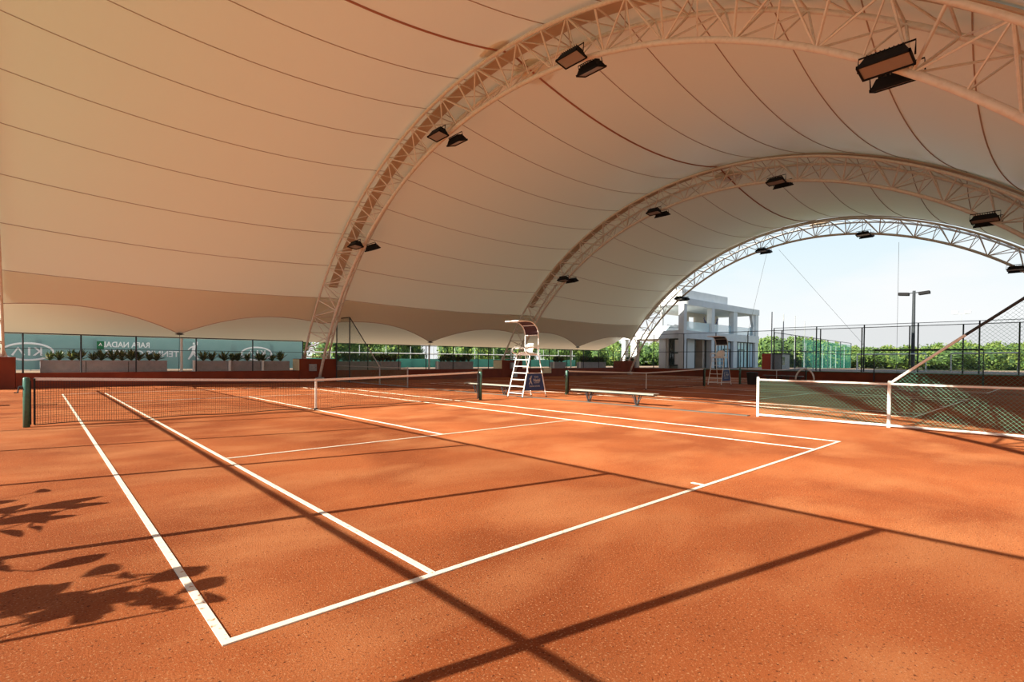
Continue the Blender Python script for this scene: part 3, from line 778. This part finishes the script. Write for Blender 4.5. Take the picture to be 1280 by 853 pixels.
# slabs with a rounded corner on the side facing the courts
def round_slab(z0, z1, xout, yend, r=1.5):
    poly = [(64.0, by0-.05), (64.0, by0+DEEP), (bx0, by0+DEEP), (bx0-xout, yend)]
    poly = [(64.0, by0-.05), (64.0, by0+DEEP), (xout, by0+DEEP)]
    n = 10
    poly += [(xout+0*r, by0+yend)]
    for k in range(n+1):
        a = PI/2*k/n; poly.append((xout+r-r*math.cos(a), by0-.05+r-r*math.sin(a)))
    return MB().prism(poly, z1-z0, 'z', z0)
B(round_slab(3.90, 4.75, 44.55, 4.6, 1.3), 'floor_slab', M['concrete'])
B(round_slab(7.45, 8.15, 44.55, 4.6, 1.3), 'roof_slab', M['concrete'])
B(MB().bbox((45.0, by0+.4, 8.15), (55.8, by0+5.5, 9.15), .05), 'roof_parapet', M['whitewall'])
# recessed walls: lower floor
B(MB().box((45.35, by0+2.6, G0), (64.0, by0+2.9, 3.9)), 'ground_floor_wall', M['warmwall'])
B(MB().box((45.05, by0+1.9, G0), (45.3, by0+2.5, 3.9)), 'white_wall', M['whitewall'])
# ground floor glazing on the side facing the camera
def glazed(x0, x1, y, z0, z1, n, nm, gl, door=None):
    f = MB(); f.box((x0, y-.05, z0), (x1, y+.05, z0+.08)).box((x0, y-.05, z1-.10), (x1, y+.05, z1))
    for k in range(n+1):
        x = x0+(x1-x0)*k/n; f.box((x-.045, y-.06, z0), (x+.045, y+.06, z1))
    if door: f.box((door[0], y-.07, z0+2.15), (door[1], y+.07, z0+2.27)); f.box((door[0], y-.08, z0), (door[0]+.14, y+.08, z0+2.2)); f.box((door[1]-.14, y-.08, z0), (door[1], y+.08, z0+2.2))
    w_ = B(f, nm, M['darkframe'])
    p = MB(); p.box((x0, y-.012, z0), (x1, y+.012, z1)); B(p, 'pane', gl, w_); return w_
glazed(57.6, 63.0, by0+.35, G0, 3.9, 6, 'window', M['paleglass'], (58.8, 60.4))
glazed(51.7, 56.6, by0+.35, G0, 3.9, 6, 'window', M['paleglass'], (54.6, 56.4))
B(MB().box((45.4, by0+.9, G0), (48.9, by0+1.0, 3.9)), 'sliding_panel', M['blind'])
for x in (45.9, 47.1, 48.9): B(MB().box((x-.04, by0+.84, G0), (x+.04, by0+1.04, 3.9)), 'panel_frame', M['darkframe'])
B(MB().box((48.95, by0+2.4, G0), (50.5, by0+2.55, 3.0)), 'entrance_door', M['doorglass'])
B(MB().box((50.5, by0+.8, G0), (51.0, by0+2.6, 3.9)), 'side_wall', M['warmwall'])
# side facing the court: window with dark frame and white panel
f = MB(); yA, yB = by0+.6, by0+1.75
for y in (yA, yA+.62, yA+.9, yB): f.box((44.95, y-.04, G0+.3), (45.1, y+.04, 3.85))
f.box((44.95, yA, 2.3), (45.1, yB, 2.42)).box((44.95, yA, 3.77), (45.1, yB, 3.9)).box((44.95, yA, G0+.25), (45.1, yB, G0+.4))
wd = B(f, 'window', M['darkframe']); B(MB().box((45.0, yA+.55, G0+.3), (45.03, yB, 3.85)), 'pane', M['doorglass'], wd); B(MB().box((45.0, yA, G0+.3), (45.03, yA+.6, 3.85)), 'pane', M['blind'], wd)
B(MB().bbox((44.8, by0+2.1, G0), (45.2, by0+2.9, 3.9), .02), 'white_pillar', M['whitewall'])
B(MB().bbox((44.7, by0+5.6, G0), (45.3, by0+6.4, 3.9), .02), 'white_pillar', M['whitewall'])
# upper floor
tw = MB(); tw.box((52.6, by0+4.2, 4.75), (53.8, by0+4.4, 7.45)).box((53.8, by0+4.2, 6.95), (55.3, by0+4.4, 7.45)).box((53.8, by0+4.2, 4.75), (55.3, by0+4.4, 5.5)).box((55.3, by0+4.2, 4.75), (61.6, by0+4.4, 7.45))
B(tw, 'terrace_wall', M['warmwall'])
B(MB().bbox((44.95, by0+2.6, 4.75), (45.2, by0+2.85, 7.45), .02), 'thin_column', M['concrete'])
for a, b_ in ((45.35, 51.0), (51.7, 56.6), (57.6, 63.0)): B(MB().box((a, by0+.3, 4.75), (b_, by0+.33, 5.75)), 'glass_balustrade', M['railglass'])
B(MB().box((44.75, by0+.6, 4.75), (44.78, by0+3.6, 5.30)), 'glass_balustrade', M['railglass'])
B(MB().prism([(62.0, 7.45), (63.0, 7.45), (63.0, 5.3)], .3, 'y', by0+.15), 'corner_brace', M['concrete'])
B(MB().bbox((62.4, by0+.1, 4.75), (63.0, by0+.5, 5.9), .02), 'end_pier', M['concrete'])
pf = player(1.15); pf.xf(Matrix.Translation((58.0, by0+4.16, 6.5)) @ Matrix.Rotation(0, 4, 'Y') @ FACE_MY @ Matrix.Rotation(.9, 4, 'Z')); B(pf, 'player_print', M['bluefig'])
pf = player(.9); pf.xf(Matrix.Translation((61.2, by0+4.16, 6.7)) @ FACE_MY @ Matrix.Rotation(-.4, 4, 'Z')); B(pf, 'player_print', M['bluefig'])
# terrace furniture
for x, y, l in ((45.9, by0+2.2, 'nearest the rounded corner'), (46.2, by0+1.5, 'beside the corner column'), (47.6, by0+1.1, 'behind the first glass rail')):
    t = thing('terrace_chair', 'small dark chair on the upper terrace, '+l, 'chair', (x, y, 4.75), 0, 'chairs on the upper terrace')
    MB().bbox((-.25,-.25,.40),(.25,.25,.46), .01).build('seat', M['darksteel'], t); MB().path([(-.25,.22,.66),(0,.30,.72),(.25,.22,.66),(.30,0,.64)], .03, 6).build('backrest', M['darksteel'], t)
    for a in (-1, 1):
        for b_ in (-1, 1): MB().tube((a*.22, b_*.22, 0), (a*.22, b_*.22, .42), .018, 5).build('leg', M['darksteel'], t)

# ------------------------------------------------------------------ beyond the fence
t = thing('lamp_post', 'tall dark twin-headed lamp post against the sky at right', 'lamp post', (57.8, -4.35, .5))
MB().path([(0,0,0),(0,0,8.0)], [.17, .12], 12).build('pole', M['darksteel'], t); MB().path([(0,0,0),(0,0,.1)], .3, 12).build('base_plate', M['darksteel'], t)
MB().tube((0, .45, 7.78), (0, -.45, 7.82), .05, 6).build('arm', M['darksteel'], t)
for s in (-1, 1):
    h_ = MB().bbox((-.30, -.42, -.14), (.30, .42, .16), .05); h_.xf(Matrix.Translation((0, s*.78, 7.72)) @ Matrix.Rotation(s*.1, 4, 'X')); h_.build('lamp_head', M['black'], t, label='black lamp head')
pts = [(47.45, 4.7, 6.35), (52.6, 5.44, 6.5), (58.0, 6.11, 6.7), (64.4, 7.13, 6.45)]
wh = ['leftmost of four, right of the clubhouse', 'second from left of four beside the clubhouse', 'third from left of four beside the clubhouse', 'rightmost and shortest-looking of four']
for (x, y, z), l in zip(pts, wh):
    t = thing('slender_pole', 'tall thin dark pole, '+l, 'pole', (x, y, .7), 0, 'thin poles beside the clubhouse')
    MB().path([(0,0,0),(0,0,z-.7)], [.06, .045], 8).build('shaft', M['galv'], t); MB().path([(0,0,0),(0,0,.06)], .15, 8).build('base_plate', M['galv'], t)
# netted cage
t = thing('netted_cage', 'cage court draped with green netting right of the clubhouse', 'cage', (45.6, 3.8, .7))
ca = [(0,0), (7.4, .6), (14.9, 1.2), (22.3, 1.8), (29.8, 2.4), (37.2, 3.0)]
for x, y in ca: MB().tube((x, y, 0), (x, y, 3.55), .05, 8).build('post', M['darksteel'], t)
for z in (3.55, 1.9): MB().path([(x, y, z) for x, y in ca], .035, 6).build('rail', M['darksteel'], t)
for x in (12, 17, 20, 24.5, 27.5, 33): MB().tube((x, .1+x*.0806, 0), (x, .1+x*.0806, 2.9), .05, 8).build('white_post', M['galv'], t)
MB().add([(10,.8,0),(37.2,3.0,0),(37.2,3.0,3.3),(10,.8,3.3)], [(0,1,2,3)]).build('netting', M['greennet'], t, label='green netting')
MB().add([(0,0,0),(10,.8,0),(10,.8,3.5),(0,0,3.5)], [(0,1,2,3)]).build('mesh_panel', M['meshfar'], t)
t = thing('cabin', 'small cabin with a red door leaf beside the clubhouse', 'cabin', (49.6, 4.6, .7))
MB().bbox((0, 0, 0), (2.4, 1.6, 1.55), .03).build('body', M['galv'], t); MB().bbox((-.5, .7, 0), (-.4, 1.6, 1.6), .01).build('door', M['redbox'], t, label='red door leaf')
MB().box((.3, -.03, .5), (1.0, 0, 1.3)).build('window', M['doorglass'], t); MB().bbox((-.1, -.1, 1.55), (2.5, 1.7, 1.65), .01).build('roof', M['darksteel'], t)
# training goals
def goal(a, b_, z0, z1, lab):
    t = thing('goal_frame', lab, 'goal', (a[0], a[1], z0), 0, 'white goal frames')
    dx, dy, h_ = b_[0]-a[0], b_[1]-a[1], z1-z0
    MB().path([(0,0,0),(0,0,h_),(dx,dy,h_),(dx,dy,0)], .06, 8).build('frame', M['white'], t)
    MB().path([(0,0,.05),(.9,.1,.05),(dx+.9,dy+.1,.05),(dx,dy,.05)], .04, 6).build('ground_frame', M['white'], t)
    MB().path([(0,0,h_),(.9,.1,.05)], .025, 6).build('back_stay', M['white'], t); MB().path([(dx,dy,h_),(dx+.9,dy+.1,.05)], .025, 6).build('back_stay', M['white'], t)
    MB().add([(0,0,h_),(dx,dy,h_),(dx+.9,dy+.1,.05),(.9,.1,.05)], [(0,1,2,3)]).build('netting', M['meshfar'], t)
goal((49.8, -8.1), (46.9, -12.1), .72, 2.30, 'white goal frame behind the fence at right')
goal((54.5, -.6), (52.0, -6.2), .72, 2.30, 'fainter white goal frame left of and behind the lamp post')
# far floodlight bank
t = thing('floodlight_mast', 'distant pale twin floodlight mast barely visible in the sky', 'floodlight mast', (142, 1.5, .5))
MB().path([(0,0,0),(0,0,11.6)], [.05, .03], 8).build('pole', M['galv'], t)
for s in (-1, 1): MB().bbox((-.2, s*1.0-.5, 11.5), (.2, s*1.0+.5, 12.1), .03).build('lamp_head', M['galv'], t)
MB().tube((0, -1.2, 11.5), (0, 1.2, 11.5), .06, 6).build('arm', M['whitewall'], t)
# stay cables outside the open end
for (x, y), (x2, y2, z2), l in (((44.5, 6.5), (43.0, 3.6, 11.2), 'left'), ((52, -3.5), (43.0, 2.6, 11.4), 'middle'), ((44.2, -5.6), (42.6, -5.9, 10.6), 'right')):
    tag(MB().path([(x, y, .72), (x2, y2, z2)], .011, 5).build('stay_cable', M['galv']), 'thin stay cable hanging from the farthest arch, %s one' % l, 'cable', 'stay cables at the open end')

# ------------------------------------------------------------------ trees
def tree_parts(seed, n, leaf):
    rnd = random.Random(seed); blobs = []
    for _ in range(9):
        a = rnd.uniform(0, 6.28); r_ = rnd.uniform(0, .62); blobs.append((r_*math.cos(a), r_*math.sin(a), rnd.uniform(.28, .78), rnd.uniform(.26, .42)))
    blobs.append((0, 0, .86, .26))
    L = MB()
    for _ in range(n):
        b_ = rnd.choice(blobs); u = Vector((rnd.gauss(0,1), rnd.gauss(0,1), rnd.gauss(0,1))).normalized()
        p = Vector(b_[:3])+u*b_[3]*rnd.uniform(.75, 1.12)
        if p.z < .02: continue
        d = Vector((rnd.gauss(0,1), rnd.gauss(0,1), rnd.gauss(0,1))).normalized(); e_ = d.cross(u+Vector((.01,.02,.03))).normalized()
        s_ = leaf*rnd.uniform(.6, 1.3)
        L.add([p-d*s_, p+e_*s_*.5, p+d*s_, p-e_*s_*.5], [(0,1,2,3)])
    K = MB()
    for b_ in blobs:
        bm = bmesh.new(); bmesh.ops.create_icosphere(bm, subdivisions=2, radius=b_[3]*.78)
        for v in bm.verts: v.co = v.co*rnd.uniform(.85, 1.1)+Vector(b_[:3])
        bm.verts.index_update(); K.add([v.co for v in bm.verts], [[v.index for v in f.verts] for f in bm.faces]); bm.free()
    T = MB(); T.path([(0,0,-.02),(.02,.01,.3),(0,.02,.7)], [.045,.03,.015], 7)
    for a in (0, 2.1, 4.2): T.path([(.01,.01,.25),(.25*math.cos(a),.25*math.sin(a),.55)], [.02,.01], 5)
    return L, K, T
protos = []
for k, m in enumerate((M['tree1'], M['tree2'], M['tree1'])):
    L, K, T = tree_parts(k+3, 2600, .055)
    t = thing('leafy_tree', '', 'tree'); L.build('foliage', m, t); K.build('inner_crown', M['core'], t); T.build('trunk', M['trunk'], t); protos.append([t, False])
def tree(x, y, z, w_, h_, k, lab, grp):
    t, used = protos[k]; loc = (x, y, z)
    if used: o = dup(t, loc)
    else: o = t; protos[k][1] = True; o.location = loc
    o.rotation_euler = (0, 0, random.uniform(0, 6.28)); o.scale = (w_, w_, h_); o['label'] = lab; o['group'] = grp
rnd = random.Random(5)
A0 = Vector((-6.2, -14.9, 0))
for k in range(34):                # band seen beyond the open end, spread across the view right of the building
    px = 935+k*11+rnd.uniform(-4, 4); d = rnd.uniform(74, 100)
    v = Vector((CD.x, CD.y, 0))+Vector((CR.x, CR.y, 0))*((px-610.5)/644); p = A0+v*d
    dense = px < 1030
    tree(p.x, p.y, .4, rnd.uniform(3.4, 5.0), rnd.uniform(2.7, 3.6)+(1.0 if dense else 0)+(.5 if px > 1190 else 0), rnd.choice((0, 1, 2)), 'bright green bushy tree in the band beyond the end fence', 'trees beyond the open end')
for k in range(30):
    x = 9+k*3.0+rnd.uniform(-1, 1); y = rnd.uniform(34, 46)
    tree(x, y, .4, rnd.uniform(2.4, 3.6), rnd.uniform(3.2, 4.8), rnd.choice((0, 1, 2)), 'green tree seen through the back fence under the roof edge', 'trees behind the back fence')
# broad-leaved shrubs outside the left fence; only their shadows reach the picture
def shrub(bx_, by_, clusters, lab):
    t = thing('broad_leaved_shrub', lab, 'shrub', (bx_, by_, 0), 0, 'shrubs outside the left fence')
    st = MB(); lv = MB(); sh = Vector((-.981*SUN_K, .194*SUN_K, 1))
    for gx, gy, z, n, L_ in clusters:
        c = Vector((gx, gy, 0))+sh*z-Vector((bx_, by_, 0))
        st.path([(0, 0, 0), (c.x*.35, c.y*.35, c.z*.55), (c.x*.8, c.y*.8, c.z*.9), tuple(c)], [.045, .03, .018, .008], 6)
        for k in range(n):
            az = rnd.uniform(-.6, .6)-.2; d = Vector((math.cos(az), math.sin(az), rnd.uniform(-.35, .25))).normalized()
            o = c+Vector((rnd.uniform(-.35, .2), rnd.uniform(-.28, .28), rnd.uniform(-.12, .12))); l_ = 1.35*L_*rnd.uniform(.7, 1.2)
            sd_ = d.cross(Vector((.1, .2, 1))).normalized(); vs = []
            for q, ww in ((0, .004), (.25, .075), (.55, .10), (.8, .06), (1, .003)):
                p = o+d*l_*q-Vector((0, 0, .10*q*q)); vs += [p-sd_*ww, p+Vector((0, 0, -.01)), p+sd_*ww]
            fs = []
            for q in range(4): a = q*3; fs += [(a, a+1, a+4, a+3), (a+1, a+2, a+5, a+4)]
            lv.add(vs, fs); st.tube(c, o, .008, 4)
    st.build('stem', M['trunk'], t); lv.build('leaves', M['palm'], t)
shrub(-10.1, -7.6, [(-6.45, -8.05, 2.0, 7, .50), (-6.25, -8.45, 1.9, 5, .45), (-6.6, -7.3, 1.8, 4, .35)], 'broad-leaved shrub outside the left fence, the one nearer the net')
shrub(-10.3, -10.2, [(-6.35, -10.5, 2.2, 7, .42), (-6.05, -10.9, 2.0, 5, .40), (-5.85, -10.75, 2.3, 6, .40), (-5.60, -11.25, 2.2, 4, .36), (-5.55, -10.6, 2.5, 3, .34), (-6.5, -9.7, 2.0, 5, .40)], 'broad-leaved shrub outside the left fence, the one nearer the camera')
